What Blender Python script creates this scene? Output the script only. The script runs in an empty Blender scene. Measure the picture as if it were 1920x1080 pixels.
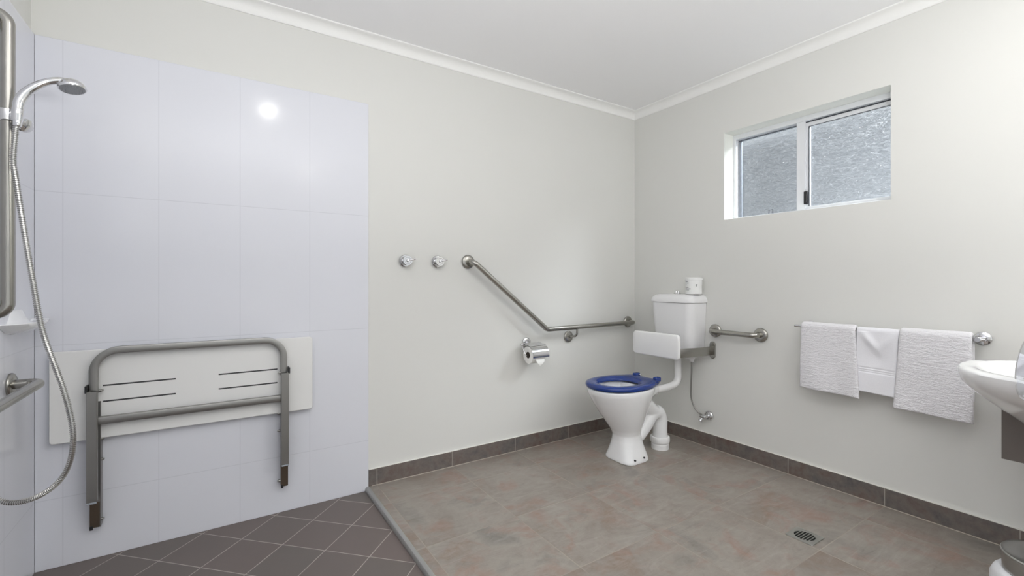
import bpy, bmesh, math, random
from mathutils import Vector, Matrix, noise
PI = math.pi
random.seed(7)
scn = bpy.context.scene
COL = scn.collection

# ------------------------------------------------------------------ camera
H = 1.10                                   # eye height
YAW = 0.99626                              # heading, from the x axis towards the y axis
XB, YA, XL = 2.7494, 2.4774, -0.600        # right wall, back wall, left wall
XFRONT, CEIL = -1.75, 2.415                # wall behind the camera (its y), ceiling height
cam_data = bpy.data.cameras.new('camera')
cam_data.sensor_width = 36.0
cam_data.lens = 36.0 * 855.13 / 1920.0
cam_data.shift_y = -(540 - 527.69) / 1920.0
cam_data.clip_start = 0.02
cam = bpy.data.objects.new('camera', cam_data)
COL.objects.link(cam)
cam.location = (0, 0, H)
cam.rotation_euler = (PI / 2, 0, YAW - PI / 2)
scn.camera = cam

# ------------------------------------------------------------------ world, lights, exposure
scn.view_settings.view_transform = 'Standard'
scn.view_settings.look = 'None'
scn.view_settings.gamma = 1.0
scn.view_settings.use_curve_mapping = False
scn.view_settings.exposure = 0.0
scn.cycles.use_denoising = True
scn.cycles.max_bounces = 12
scn.cycles.diffuse_bounces = 6
scn.cycles.glossy_bounces = 5
scn.cycles.transmission_bounces = 8
scn.cycles.caustics_reflective = False
scn.cycles.sample_clamp_indirect = 6.0

world = bpy.data.worlds.new('sky')
scn.world = world
world.use_nodes = True
bg = world.node_tree.nodes['Background']
bg.inputs['Color'].default_value = (0.95, 0.98, 1.0, 1)
bg.inputs['Strength'].default_value = 0.95


def area(name, loc, target, size, power, color=(1, 1, 1), shape='RECTANGLE', size_y=None, spread=PI):
    l = bpy.data.lights.new(name, 'AREA')
    l.shape = shape
    l.size = size
    if size_y:
        l.size_y = size_y
    l.energy = power
    l.color = color
    l.spread = spread
    o = bpy.data.objects.new(name, l)
    COL.objects.link(o)
    o.location = loc
    d = Vector(target) - Vector(loc)
    o.rotation_euler = d.to_track_quat('-Z', 'Y').to_euler()
    return o


# the downlight mirrored in the shower tiles, its twins along the ceiling, an added fill lamp
# bounced off the ceiling and the low bright sky outside the window; the sky itself lights the room
# through the wide opening behind the camera
DOWNLIGHTS = [(0.33, 1.01), (2.0, 0.25), (0.9, -0.9)]
for (dx, dy), pw in zip(DOWNLIGHTS, (3, 3, 2)):
    area('downlight_lamp', (dx, dy, CEIL - 0.012), (dx, dy, 0), 0.085, pw, (1.0, 0.975, 0.94), 'DISK')
area('ceiling_fill', (0.35, -0.30, 1.2), (0.35, -0.30, 3.0), 0.5, 58, (0.995, 0.998, 1.0), 'DISK')  # added lamp aimed up to brighten the ceiling and walls
area('window_daylight', (3.75, 0.30, 2.80), (2.78, 1.30, 1.75), 0.7, 420, (0.97, 0.99, 1.0), 'DISK')


# ------------------------------------------------------------------ material helpers
def srgb(r, g, b):
    f = lambda c: (c / 255 / 12.92) if c / 255 <= 0.04045 else ((c / 255 + 0.055) / 1.055) ** 2.4
    return (f(r), f(g), f(b), 1.0)


class NT:
    def __init__(self, name):
        self.m = bpy.data.materials.new(name)
        self.m.use_nodes = True
        self.t = self.m.node_tree
        self.b = self.t.nodes['Principled BSDF']
        self.out = self.t.nodes['Material Output']

    def n(self, typ, **kw):
        nd = self.t.nodes.new(typ)
        for k, v in kw.items():
            setattr(nd, k, v)
        return nd

    def l(self, a, b):
        self.t.links.new(a, b)

    def math(self, op, a, b=None, c=None, clamp=False):
        nd = self.n('ShaderNodeMath', operation=op, use_clamp=clamp)
        for i, v in enumerate((a, b, c)):
            if v is None:
                continue
            if isinstance(v, (int, float)):
                nd.inputs[i].default_value = v
            else:
                self.l(v, nd.inputs[i])
        return nd.outputs[0]

    def mix(self, fac, a, b):
        nd = self.n('ShaderNodeMix', data_type='RGBA')
        for s, v in ((nd.inputs[0], fac), (nd.inputs[6], a), (nd.inputs[7], b)):
            if isinstance(v, (int, float, tuple)):
                s.default_value = v
            else:
                self.l(v, s)
        return nd.outputs[2]

    def pos(self):
        return self.n('ShaderNodeNewGeometry').outputs['Position']

    def sep(self, v):
        s = self.n('ShaderNodeSeparateXYZ')
        self.l(v, s.inputs[0])
        return s.outputs

    def comb(self, x, y, z=0.0):
        c = self.n('ShaderNodeCombineXYZ')
        for i, v in enumerate((x, y, z)):
            if isinstance(v, (int, float)):
                c.inputs[i].default_value = v
            else:
                self.l(v, c.inputs[i])
        return c.outputs[0]

    def noise(self, vec, scale, detail=3, rough=0.55, dist=0.0):
        nd = self.n('ShaderNodeTexNoise')
        nd.inputs['Scale'].default_value = scale
        nd.inputs['Detail'].default_value = detail
        nd.inputs['Roughness'].default_value = rough
        nd.inputs['Distortion'].default_value = dist
        if vec is not None:
            self.l(vec, nd.inputs['Vector'])
        return nd.outputs

    def ramp(self, fac, stops):
        nd = self.n('ShaderNodeValToRGB')
        e = nd.color_ramp.elements
        while len(e) < len(stops):
            e.new(0.5)
        for i, (p, c) in enumerate(stops):
            e[i].position = p
            e[i].color = c
        self.l(fac, nd.inputs[0])
        return nd.outputs[0]

    def bump(self, h, strength=0.3, dist=0.001):
        nd = self.n('ShaderNodeBump')
        nd.inputs['Strength'].default_value = strength
        nd.inputs['Distance'].default_value = dist
        self.l(h, nd.inputs['Height'])
        self.l(nd.outputs[0], self.b.inputs['Normal'])

    def set(self, **kw):
        names = {'color': 'Base Color', 'rough': 'Roughness', 'metal': 'Metallic', 'spec': 'Specular IOR Level',
                 'coat': 'Coat Weight', 'sheen': 'Sheen Weight', 'trans': 'Transmission Weight', 'sss': 'Subsurface Weight'}
        for k, v in kw.items():
            s = self.b.inputs[names[k]]
            if isinstance(v, (int, float, tuple)):
                s.default_value = v
            else:
                self.l(v, s)

    # distance-to-grid mask: 1 on grout, 0 on tile; also returns the tile index
    def grid(self, u, v, u0, v0, tu, tv, g, gv=None):
        gv = g if gv is None else gv
        res, idx = [], []
        for c, c0, t, gg in ((u, u0, tu, g), (v, v0, tv, gv)):
            q = self.math('DIVIDE', self.math('SUBTRACT', c, c0), t)
            fl = self.math('FLOOR', q)
            fr = self.math('SUBTRACT', q, fl)
            d = self.math('MINIMUM', fr, self.math('SUBTRACT', 1.0, fr))
            d = self.math('MULTIPLY', d, t)
            m = self.math('SUBTRACT', 1.0, self.math('DIVIDE', self.math('SUBTRACT', d, gg * 0.35), gg * 0.4, clamp=True), clamp=True)
            res.append(m)
            idx.append(fl)
        return self.math('MAXIMUM', res[0], res[1]), idx


def plain(name, color, rough=0.5, metal=0.0, bump=None, **kw):
    k = NT(name)
    k.set(color=color, rough=rough, metal=metal, **kw)
    if bump:
        sc, st = bump
        k.bump(k.noise(k.pos(), sc, 3)[0], st, 0.001)
    return k.m


def m_paint(name, color, rough=0.55):
    k = NT(name)
    p = k.pos()
    n1 = k.noise(p, 1.3, 2)[0]
    c = k.mix(n1, tuple(x * 0.985 for x in color[:3]) + (1,), color)
    k.set(color=c, rough=rough, spec=0.25)
    k.bump(k.noise(p, 220, 2)[0], 0.06, 0.0006)
    return k.m


M = {}
M['wall'] = m_paint('wall_paint', srgb(222, 222, 218))
M['ceiling'] = m_paint('ceiling_paint', srgb(244, 244, 245))
M['cornice'] = m_paint('cornice_paint', srgb(243, 243, 241), 0.45)
M['reveal'] = m_paint('reveal_paint', srgb(238, 239, 233), 0.45)


def m_floor_tile():
    k = NT('floor_tile')
    x, y, z = k.sep(k.pos())
    mask, idx = k.grid(x, y, 0.728, 2.227, 0.4475, 0.4483, 0.0034)
    wn = k.n('ShaderNodeTexWhiteNoise', noise_dimensions='2D')
    k.l(k.comb(idx[0], idx[1]), wn.inputs['Vector'])
    off = k.math('MULTIPLY', wn.outputs['Value'], 37.0)
    v = k.comb(k.math('ADD', x, off), k.math('ADD', y, off), z)
    a = k.noise(v, 3.2, 4, 0.55, 0.6)[0]
    b = k.noise(v, 5.5, 5, 0.6, 1.0)[0]
    c = k.noise(v, 28.0, 6, 0.72, 0.8)[0]
    base = k.ramp(a, [(0.30, srgb(132, 112, 98)), (0.44, srgb(136, 127, 119)), (0.56, srgb(148, 141, 133)), (0.72, srgb(116, 112, 107))])
    pink = k.ramp(b, [(0.52, (0, 0, 0, 1)), (0.68, (0.8, 0.8, 0.8, 1))])
    base = k.mix(pink, base, srgb(146, 118, 106))
    v2 = k.n('ShaderNodeMapping')
    v2.inputs['Scale'].default_value = (0.45, 1.6, 1.0)
    v2.inputs['Rotation'].default_value = (0, 0, 0.5)
    k.l(v, v2.inputs[0])
    st = k.noise(v2.outputs[0], 9.0, 7, 0.74, 1.8)[0]
    streak = k.ramp(st, [(0.50, (0, 0, 0, 1)), (0.70, (1, 1, 1, 1))])
    base = k.mix(k.math('MULTIPLY', streak, 0.40), base, srgb(176, 169, 164))
    dk = k.ramp(st, [(0.30, (1, 1, 1, 1)), (0.44, (0, 0, 0, 1))])
    base = k.mix(k.math('MULTIPLY', dk, 0.40), base, srgb(98, 92, 86))
    fine = k.ramp(c, [(0.35, (0, 0, 0, 1)), (0.72, (1, 1, 1, 1))])
    base = k.mix(k.math('MULTIPLY', fine, 0.38), base, srgb(168, 163, 156))
    per = k.math('SUBTRACT', k.math('MULTIPLY', wn.outputs['Value'], 0.20), 0.02)
    base = k.mix(k.math('MAXIMUM', per, 0.0), base, srgb(108, 99, 92))
    gn = k.noise(k.pos(), 4.0, 2)[0]
    grout = k.mix(gn, srgb(112, 102, 94), srgb(186, 176, 164))
    k.set(color=k.mix(mask, base, grout), rough=k.math('ADD', 0.30, k.math('MULTIPLY', c, 0.22)), spec=0.4)
    h = k.math('SUBTRACT', k.math('MULTIPLY', c, 0.35), mask)
    k.bump(h, 0.35, 0.0012)
    return k.m


def m_skirting(axis, starts, span):
    # dark floor tile cut into skirting strips; one vertical joint per strip
    k = NT('skirting_tile_' + axis)
    x, y, z = k.sep(k.pos())
    u = x if axis == 'back' else y
    mask, idx = k.grid(u, z, starts, -5.0, span, 50.0, 0.0036)
    p = k.pos()
    a = k.noise(p, 7.0, 5, 0.6, 0.5)[0]
    c = k.noise(p, 34.0, 5, 0.7)[0]
    base = k.ramp(a, [(0.34, srgb(98, 80, 72)), (0.50, srgb(106, 97, 92)), (0.66, srgb(86, 84, 83))])
    base = k.mix(k.math('MULTIPLY', k.ramp(c, [(0.35, (0, 0, 0, 1)), (0.7, (1, 1, 1, 1))]), 0.42), base, srgb(136, 130, 124))
    k.set(color=k.mix(mask, base, srgb(160, 155, 147)), rough=0.42, spec=0.4)
    k.bump(k.math('SUBTRACT', k.math('MULTIPLY', c, 0.3), mask), 0.3, 0.001)
    return k.m


def m_shower_floor():
    k = NT('shower_floor_tile')
    x, y, z = k.sep(k.pos())
    r = math.sqrt(0.5)
    u = k.math('MULTIPLY', k.math('ADD', k.math('SUBTRACT', x, 0.522), k.math('SUBTRACT', y, 2.447)), r)
    v = k.math('MULTIPLY', k.math('SUBTRACT', k.math('SUBTRACT', x, 0.522), k.math('SUBTRACT', y, 2.447)), r)
    t = 0.1435 * math.sqrt(2)
    mask, idx = k.grid(u, v, 0.0, 0.0, t, t, 0.0032)
    wn = k.n('ShaderNodeTexWhiteNoise', noise_dimensions='2D')
    k.l(k.comb(idx[0], idx[1]), wn.inputs['Vector'])
    a = k.noise(k.pos(), 5.0, 4, 0.6)[0]
    base = k.mix(wn.outputs['Value'], srgb(108, 98, 94), srgb(100, 96, 91))
    base = k.mix(k.math('MULTIPLY', a, 0.5), base, srgb(118, 106, 103))
    k.set(color=k.mix(mask, base, srgb(170, 163, 155)), rough=0.5, spec=0.35)
    k.bump(k.math('SUBTRACT', k.math('MULTIPLY', k.noise(k.pos(), 90, 3)[0], 0.3), mask), 0.3, 0.001)
    return k.m


def m_wall_tile(axis):
    k = NT('glazed_wall_tile_' + axis)
    x, y, z = k.sep(k.pos())
    u, u0, t = (x, 0.391, 0.2998) if axis == 'back' else (y, 2.169, 0.30)
    mask, idx = k.grid(u, z, u0, 0.25, t, 0.60, 0.0026)
    mask = k.math('MULTIPLY', mask, 0.38)
    a = k.noise(k.pos(), 1.6, 2)[0]
    base = k.mix(a, srgb(220, 222, 229), srgb(225, 226, 232))
    k.set(color=k.mix(mask, base, srgb(188, 190, 197)), rough=0.14, spec=0.4)
    k.bump(k.math('MULTIPLY', mask, -1.0), 0.12, 0.0008)
    return k.m


def m_steel(name, color, rough, aniso_scale=None):
    k = NT(name)
    p = k.pos()
    n1 = k.noise(p, 4, 2)[0]
    k.set(color=color, metal=1.0, rough=k.math('ADD', rough, k.math('MULTIPLY', n1, 0.02)))
    if aniso_scale:
        mp = k.n('ShaderNodeMapping')
        mp.inputs['Scale'].default_value = aniso_scale
        k.l(p, mp.inputs[0])
        k.bump(k.noise(mp.outputs[0], 1.0, 2)[0], 0.12, 0.0004)
    return k.m


M['floor'] = m_floor_tile()
M['skirt_back'] = m_skirting('back', 0.728, 0.4475)
M['skirt_right'] = m_skirting('right', 0.882, 0.4483)
M['shower_floor'] = m_shower_floor()
M['tile_back'] = m_wall_tile('back')
M['tile_left'] = m_wall_tile('left')
M['chrome'] = m_steel('chrome', (0.72, 0.72, 0.73, 1), 0.06)
M['steel'] = m_steel('satin_stainless_steel', (0.40, 0.39, 0.36, 1), 0.24)
M['hose'] = m_steel('hose_metal', (0.52, 0.515, 0.50, 1), 0.22)
M['steel_dark'] = m_steel('brushed_stainless_steel', (0.33, 0.325, 0.31, 1), 0.33)
M['steel_bin'] = m_steel('bin_stainless_steel', (0.44, 0.44, 0.43, 1), 0.28)
M['steel_grate'] = m_steel('grate_steel', (0.50, 0.50, 0.47, 1), 0.4)
M['rust'] = plain('stained_steel_end', srgb(98, 86, 74), 0.42, 0.75, (80, 0.2))
M['black'] = plain('black_rubber', srgb(28, 28, 30), 0.45, 0, (150, 0.1))
M['void'] = plain('drain_darkness', srgb(14, 15, 13), 0.9, 0, (50, 0.1))
M['porcelain'] = plain('vitreous_china', srgb(240, 241, 242), 0.10, 0, (12, 0.02), coat=0.3)
M['plastic'] = plain('white_plastic', srgb(236, 236, 236), 0.28, 0, (40, 0.02))
M['cistern'] = plain('cistern_plastic', srgb(234, 234, 235), 0.30, 0, (40, 0.02))
M['board'] = plain('seat_board_laminate', srgb(232, 232, 230), 0.35, 0, (90, 0.05))
M['pad'] = plain('backrest_vinyl', srgb(238, 238, 237), 0.38, 0, (160, 0.05))
M['slot'] = plain('board_slot', srgb(58, 58, 60), 0.7, 0, (60, 0.05))
M['blue'] = plain('blue_seat_plastic', srgb(16, 50, 122), 0.24, 0, (30, 0.03), coat=0.1)
M['frame'] = plain('powder_coated_aluminium', srgb(226, 228, 231), 0.35, 0, (60, 0.03))
M['frame_grey'] = plain('anodised_aluminium', srgb(168, 174, 182), 0.38, 0.3, (60, 0.03))
M['gasket'] = plain('rubber_gasket', srgb(48, 52, 60), 0.6, 0, (60, 0.03))
M['paper'] = plain('tissue_paper', srgb(244, 244, 241), 0.85, 0, (120, 0.25))
M['wrap'] = plain('paper_wrapper', srgb(238, 239, 238), 0.5, 0, (60, 0.2))
M['ink'] = plain('grey_print', srgb(78, 82, 84), 0.6, 0, (60, 0.02))
M['card'] = plain('cardboard_core', srgb(120, 112, 102), 0.85, 0, (60, 0.2))
M['laminate'] = plain('taupe_laminate', srgb(104, 97, 92), 0.38, 0, (120, 0.05))
M['benchtop'] = plain('pale_benchtop', srgb(214, 208, 200), 0.3, 0, (120, 0.03))
M['liner'] = plain('white_bin_liner', srgb(228, 229, 232), 0.35, 0, (45, 0.6))
M['trim_edge'] = plain('aluminium_tile_trim', srgb(160, 160, 158), 0.42, 0.35, (50, 0.1))
M['outside'] = plain('grey_render', srgb(112, 114, 116), 0.8, 0, (30, 0.2))
M['mirror'] = plain('mirror_glass', (0.86, 0.89, 0.94, 1), 0.03, 1.0, (5, 0.0))
M['lens'] = NT('lamp_diffuser')
M['lens'].b.inputs['Emission Color'].default_value = (1, 0.97, 0.92, 1)
M['lens'].b.inputs['Emission Strength'].default_value = 6.0
M['lens'] = M['lens'].m
M['globe'] = NT('lit_opal_globe')
M['globe'].b.inputs['Emission Color'].default_value = (1, 0.995, 0.98, 1)
M['globe'].b.inputs['Emission Strength'].default_value = 18 / (PI * 4 * PI * 0.068 ** 2)
M['globe'] = M['globe'].m
M['soap'] = M['porcelain']


def m_towel():
    k = NT('terry_towelling')
    p = k.pos()
    a = k.noise(p, 190, 3, 0.7)[0]
    mp = k.n('ShaderNodeMapping')
    mp.inputs['Scale'].default_value = (60, 26, 110)
    k.l(p, mp.inputs[0])
    b = k.noise(mp.outputs[0], 1.0, 3, 0.6, 0.6)[0]
    h = k.math('ADD', k.math('MULTIPLY', a, 0.5), b)
    k.set(color=k.mix(a, srgb(228, 227, 231), srgb(244, 243, 246)), rough=0.95, sheen=0.3, spec=0.1)
    k.bump(h, 0.9, 0.009)
    return k.m


def m_weave():
    k = NT('smooth_towel_cotton')
    p = k.pos()
    a = k.noise(p, 260, 2, 0.6)[0]
    k.set(color=k.mix(a, srgb(226, 226, 231), srgb(238, 238, 242)), rough=0.9, sheen=0.25, spec=0.1)
    k.bump(a, 0.4, 0.001)
    return k.m


def m_obscure_glass():
    k = NT('obscured_glass')
    p = k.pos()
    mp = k.n('ShaderNodeMapping')
    mp.inputs['Scale'].default_value = (20, 25, 62)
    k.l(p, mp.inputs[0])
    h = k.noise(mp.outputs[0], 1.0, 2, 0.5, 1.6)[0]
    h2 = k.math('ABSOLUTE', k.math('SUBTRACT', h, 0.5))
    bp = k.n('ShaderNodeBump')
    bp.inputs['Strength'].default_value = 1.0
    bp.inputs['Distance'].default_value = 0.010
    k.l(h2, bp.inputs['Height'])
    rf = k.n('ShaderNodeBsdfRefraction')
    rf.inputs['IOR'].default_value = 1.07
    rf.inputs['Roughness'].default_value = 0.0
    rf.inputs['Color'].default_value = (0.82, 0.85, 0.88, 1)
    k.l(bp.outputs[0], rf.inputs['Normal'])
    tr = k.n('ShaderNodeBsdfTransparent')
    tr.inputs['Color'].default_value = (0.82, 0.84, 0.86, 1)
    gl = k.n('ShaderNodeBsdfGlossy')
    gl.inputs['Roughness'].default_value = 0.15
    k.l(bp.outputs[0], gl.inputs['Normal'])
    tl = k.n('ShaderNodeBsdfTranslucent')            # pale crests standing in for bright glints along the wavy pattern
    tl.inputs['Color'].default_value = (0.95, 0.97, 0.98, 1)
    crest = k.math('SUBTRACT', 1.0, k.math('DIVIDE', h2, 0.024), clamp=True)
    m1 = k.n('ShaderNodeMixShader')
    m1.inputs[0].default_value = 0.45
    k.l(rf.outputs[0], m1.inputs[1])
    k.l(tr.outputs[0], m1.inputs[2])
    m3 = k.n('ShaderNodeMixShader')
    k.l(k.math('MULTIPLY', crest, 0.065), m3.inputs[0])
    k.l(m1.outputs[0], m3.inputs[1])
    k.l(tl.outputs[0], m3.inputs[2])
    m2 = k.n('ShaderNodeMixShader')
    m2.inputs[0].default_value = 0.12
    k.l(m3.outputs[0], m2.inputs[1])
    k.l(gl.outputs[0], m2.inputs[2])
    k.l(m2.outputs[0], k.out.inputs['Surface'])
    return k.m


M['towel'] = m_towel()
M['weave'] = m_weave()
M['glass'] = m_obscure_glass()


# ------------------------------------------------------------------ mesh helpers
def obj(name, bm, mat, parent=None, smooth=38, world_space=True, recalc=True):
    if recalc:
        bmesh.ops.recalc_face_normals(bm, faces=bm.faces[:])
    if smooth:
        a = math.radians(smooth)
        for f in bm.faces:
            f.smooth = True
        for e in bm.edges:
            if len(e.link_faces) == 2:
                e.smooth = e.calc_face_angle(0) < a
    me = bpy.data.meshes.new(name)
    # vertices are written in world space; shift them into the parent's space
    if parent is not None and world_space:
        off = world_loc(parent)
        for v in bm.verts:
            v.co -= off
    bm.to_mesh(me)
    bm.free()
    mats = mat if isinstance(mat, (list, tuple)) else [mat]
    for m in mats:
        me.materials.append(m)
    o = bpy.data.objects.new(name, me)
    COL.objects.link(o)
    if parent is not None:
        o.parent = parent
    return o


def world_loc(o):
    v = Vector(o.location)
    while o.parent:
        o = o.parent
        v += Vector(o.location)
    return v


def tag(o, label, cat, group=None, kind=None):
    o['label'] = label
    o['category'] = cat
    if group:
        o['group'] = group
    if kind:
        o['kind'] = kind
    return o


def thing(name, loc, label, cat, group=None):
    o = bpy.data.objects.new(name, None)
    COL.objects.link(o)
    o.location = loc
    o.empty_display_size = 0.05
    return tag(o, label, cat, group)


def struct(name, bm, mat, smooth=38):
    o = obj(name, bm, mat, None, smooth)
    o['kind'] = 'structure'
    return o


def box(bm, x0, x1, y0, y1, z0, z1, bev=0.0, seg=2, mi=0):
    b = bmesh.new()
    r = bmesh.ops.create_cube(b, size=1.0)
    for v in b.verts:
        v.co = Vector(((x0 + x1) / 2 + v.co.x * (x1 - x0), (y0 + y1) / 2 + v.co.y * (y1 - y0), (z0 + z1) / 2 + v.co.z * (z1 - z0)))
    if bev > 0:
        bmesh.ops.bevel(b, geom=b.edges[:], offset=bev, segments=seg, profile=0.5, affect='EDGES')
    merge(bm, b, mi)
    return bm


def merge(bm, b, mi=0):
    mp = {}
    for v in b.verts:
        mp[v.index if False else v] = bm.verts.new(v.co)
    for f in b.faces:
        try:
            nf = bm.faces.new([mp[v] for v in f.verts])
            nf.material_index = mi
        except ValueError:
            pass
    b.free()


def loft(bm, rings, closed=True, cap0=True, cap1=True, mi=0):
    vs = [[bm.verts.new(p) for p in r] for r in rings]
    n = len(rings[0])
    for a, b in zip(vs, vs[1:]):
        for i in range(n if closed else n - 1):
            j = (i + 1) % n
            bm.faces.new((a[i], a[j], b[j], b[i])).material_index = mi
    if closed and cap0:
        bm.faces.new(vs[0][::-1]).material_index = mi
    if closed and cap1:
        bm.faces.new(vs[-1]).material_index = mi
    return vs


def fillet(pts, r, n=8):
    pts = [Vector(p) for p in pts]
    out = [pts[0]]
    for i in range(1, len(pts) - 1):
        a, b, c = pts[i - 1], pts[i], pts[i + 1]
        u, w = (a - b), (c - b)
        lu, lw = u.length, w.length
        u.normalize()
        w.normalize()
        ang = u.angle(w)
        rr = r[i - 1] if isinstance(r, (list, tuple)) else r
        d = min(rr / math.tan(ang / 2), lu * 0.48, lw * 0.48)
        rad = d * math.tan(ang / 2)
        bis = (u + w).normalized()
        cen = b + bis * (rad / math.sin(ang / 2))
        s, e = b + u * d, b + w * d
        vs, ve = s - cen, e - cen
        tot = vs.angle(ve)
        ax = vs.cross(ve).normalized()
        for k in range(n + 1):
            out.append(cen + Matrix.Rotation(tot * k / n, 3, ax) @ vs)
    out.append(pts[-1])
    return out


def catmull(pts, per=8, closed=False):
    pts = [Vector(p) for p in pts]
    n = len(pts)
    out = []
    rng = range(n if closed else n - 1)
    for i in rng:
        if closed:
            p0, p1, p2, p3 = pts[(i - 1) % n], pts[i], pts[(i + 1) % n], pts[(i + 2) % n]
        else:
            p0, p1, p2, p3 = pts[max(i - 1, 0)], pts[i], pts[i + 1], pts[min(i + 2, n - 1)]
        for k in range(per):
            t = k / per
            out.append(0.5 * ((2 * p1) + (p2 - p0) * t + (2 * p0 - 5 * p1 + 4 * p2 - p3) * t * t + (3 * p1 - p0 - 3 * p2 + p3) * t ** 3))
    if not closed:
        out.append(pts[-1])
    return out


def resample(pts, step):
    L = [0]
    for a, b in zip(pts, pts[1:]):
        L.append(L[-1] + (b - a).length)
    n = max(2, int(L[-1] / step))
    out, j = [], 0
    for k in range(n + 1):
        s = L[-1] * k / n
        while j < len(L) - 2 and L[j + 1] < s:
            j += 1
        t = (s - L[j]) / max(1e-9, L[j + 1] - L[j])
        out.append(pts[j].lerp(pts[j + 1], min(1, t)))
    return out


def sweep(bm, pts, prof, up=None, caps=True, scale=None, mi=0):
    """prof: list of (a, b) in the local frame; frames by parallel transport."""
    pts = [Vector(p) for p in pts]
    n = len(pts)
    tans = []
    for i in range(n):
        a = pts[max(i - 1, 0)]
        b = pts[min(i + 1, n - 1)]
        tans.append((b - a).normalized())
    u = Vector(up) if up is not None else (Vector((0, 0, 1)) if abs(tans[0].z) < 0.9 else Vector((1, 0, 0)))
    u = (u - tans[0] * u.dot(tans[0])).normalized()
    rings = []
    for i in range(n):
        if i:
            q = tans[i - 1].rotation_difference(tans[i])
            u = q @ u
        u = (u - tans[i] * u.dot(tans[i])).normalized()
        w = tans[i].cross(u)
        s = scale(i) if scale else 1.0
        rings.append([pts[i] + (u * a + w * b) * s for a, b in prof])
    loft(bm, rings, True, caps, caps, mi)
    return bm


def circ(r, n=20):
    return [(r * math.cos(2 * PI * k / n), r * math.sin(2 * PI * k / n)) for k in range(n)]


def rrect(a, b, r, n=4):
    out = []
    for cx, cy, s in ((a - r, b - r, 0), (-a + r, b - r, 1), (-a + r, -b + r, 2), (a - r, -b + r, 3)):
        for k in range(n + 1):
            t = (s + k / n) * PI / 2
            out.append((cx + r * math.cos(t), cy + r * math.sin(t)))
    return out


def tube(bm, pts, r, n=20, **kw):
    return sweep(bm, pts, circ(r, n), **kw)


def lathe(bm, prof, origin, axis=(0, 0, 1), n=36, caps=True, mi=0):
    """prof: (radius, height along axis)."""
    q = Vector((0, 0, 1)).rotation_difference(Vector(axis).normalized())
    o = Vector(origin)
    rings = []
    for r, h in prof:
        rings.append([o + q @ Vector((max(r, 1e-5) * math.cos(2 * PI * k / n), max(r, 1e-5) * math.sin(2 * PI * k / n), h)) for k in range(n)])
    loft(bm, rings, True, caps, caps, mi)
    return bm


def sup(xc, yc, z, ax, ay, e=2.0, n=48, taper=0.0):
    out = []
    for k in range(n):
        t = 2 * PI * k / n
        c, s = math.cos(t), math.sin(t)
        x = math.copysign(abs(c) ** (2 / e), c)
        y = math.copysign(abs(s) ** (2 / e), s)
        out.append(Vector((xc + ax * x, yc + ay * y * (1 + taper * x), z)))
    return out


# ------------------------------------------------------------------ the room
TILE = 0.010
XT = XL + 0.012            # face of the left wall's tiling
YT = YA - TILE             # face of the back wall's tiling
STEP_X = 0.682             # where the dry floor ends
SHZ = -0.020               # shower floor level

bm = bmesh.new()
box(bm, STEP_X, XB + 0.2, XFRONT - 0.2, YA + 0.2, -0.12, 0.0)
struct('floor', bm, M['floor'], 0)
bm = bmesh.new()
box(bm, XL - 0.2, STEP_X, XFRONT - 0.2, YA + 0.2, -0.14, SHZ)
struct('floor_shower', bm, M['shower_floor'], 0)
bm = bmesh.new()
box(bm, XL - 0.2, XB + 0.35, XFRONT - 0.2, YA + 0.2, CEIL, CEIL + 0.1)
struct('ceiling', bm, M['ceiling'], 0)
bm = bmesh.new()
box(bm, XL - 0.2, XB + 0.2, YA, YA + 0.2, -0.12, CEIL)
wb = struct('wall_back', bm, M['wall'], 0)
bm = bmesh.new()
box(bm, XT, STEP_X, YT, YA + 0.001, SHZ, 2.05, 0.0012, 1)
obj('wall_tiles', bm, M['tile_back'], wb, 30)
bm = bmesh.new()
box(bm, XL - 0.2, XL, XFRONT, YA, -0.12, CEIL)
wl = struct('wall_left', bm, M['wall'], 0)
bm = bmesh.new()
box(bm, XL - 0.001, XT, -0.40, YT, SHZ, 2.05, 0.0012, 1)
obj('wall_tiles', bm, M['tile_left'], wl, 30)

# right wall with the window opening
WY0, WY1, WZ0, WZ1, WT = 0.860, 1.726, 1.498, 2.056, 0.155
bm = bmesh.new()
ys = [XFRONT, WY0, WY1, YA]
zs = [-0.12, WZ0, WZ1, CEIL]
for xx in (XB, XB + WT):
    for i in range(3):
        for j in range(3):
            if i == 1 and j == 1:
                continue
            vs = [bm.verts.new((xx, ys[i], zs[j])), bm.verts.new((xx, ys[i + 1], zs[j])), bm.verts.new((xx, ys[i + 1], zs[j + 1])), bm.verts.new((xx, ys[i], zs[j + 1]))]
            bm.faces.new(vs)
for (a0, a1), (b0, b1) in (((WY0, WZ0), (WY1, WZ0)), ((WY1, WZ0), (WY1, WZ1)), ((WY1, WZ1), (WY0, WZ1)), ((WY0, WZ1), (WY0, WZ0))):
    f = bm.faces.new([bm.verts.new(p) for p in ((XB, a0, a1), (XB, b0, b1), (XB + WT, b0, b1), (XB + WT, a0, a1))])
    f.material_index = 1
for (a0, a1), (b0, b1) in (((XFRONT, -0.12), (YA, -0.12)), ((YA, -0.12), (YA, CEIL)), ((YA, CEIL), (XFRONT, CEIL)), ((XFRONT, CEIL), (XFRONT, -0.12))):
    bm.faces.new([bm.verts.new(p) for p in ((XB, a0, a1), (XB, b0, b1), (XB + WT, b0, b1), (XB + WT, a0, a1))])
bmesh.ops.remove_doubles(bm, verts=bm.verts[:], dist=1e-5)
struct('wall_right', bm, [M['wall'], M['reveal']], 0)

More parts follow.
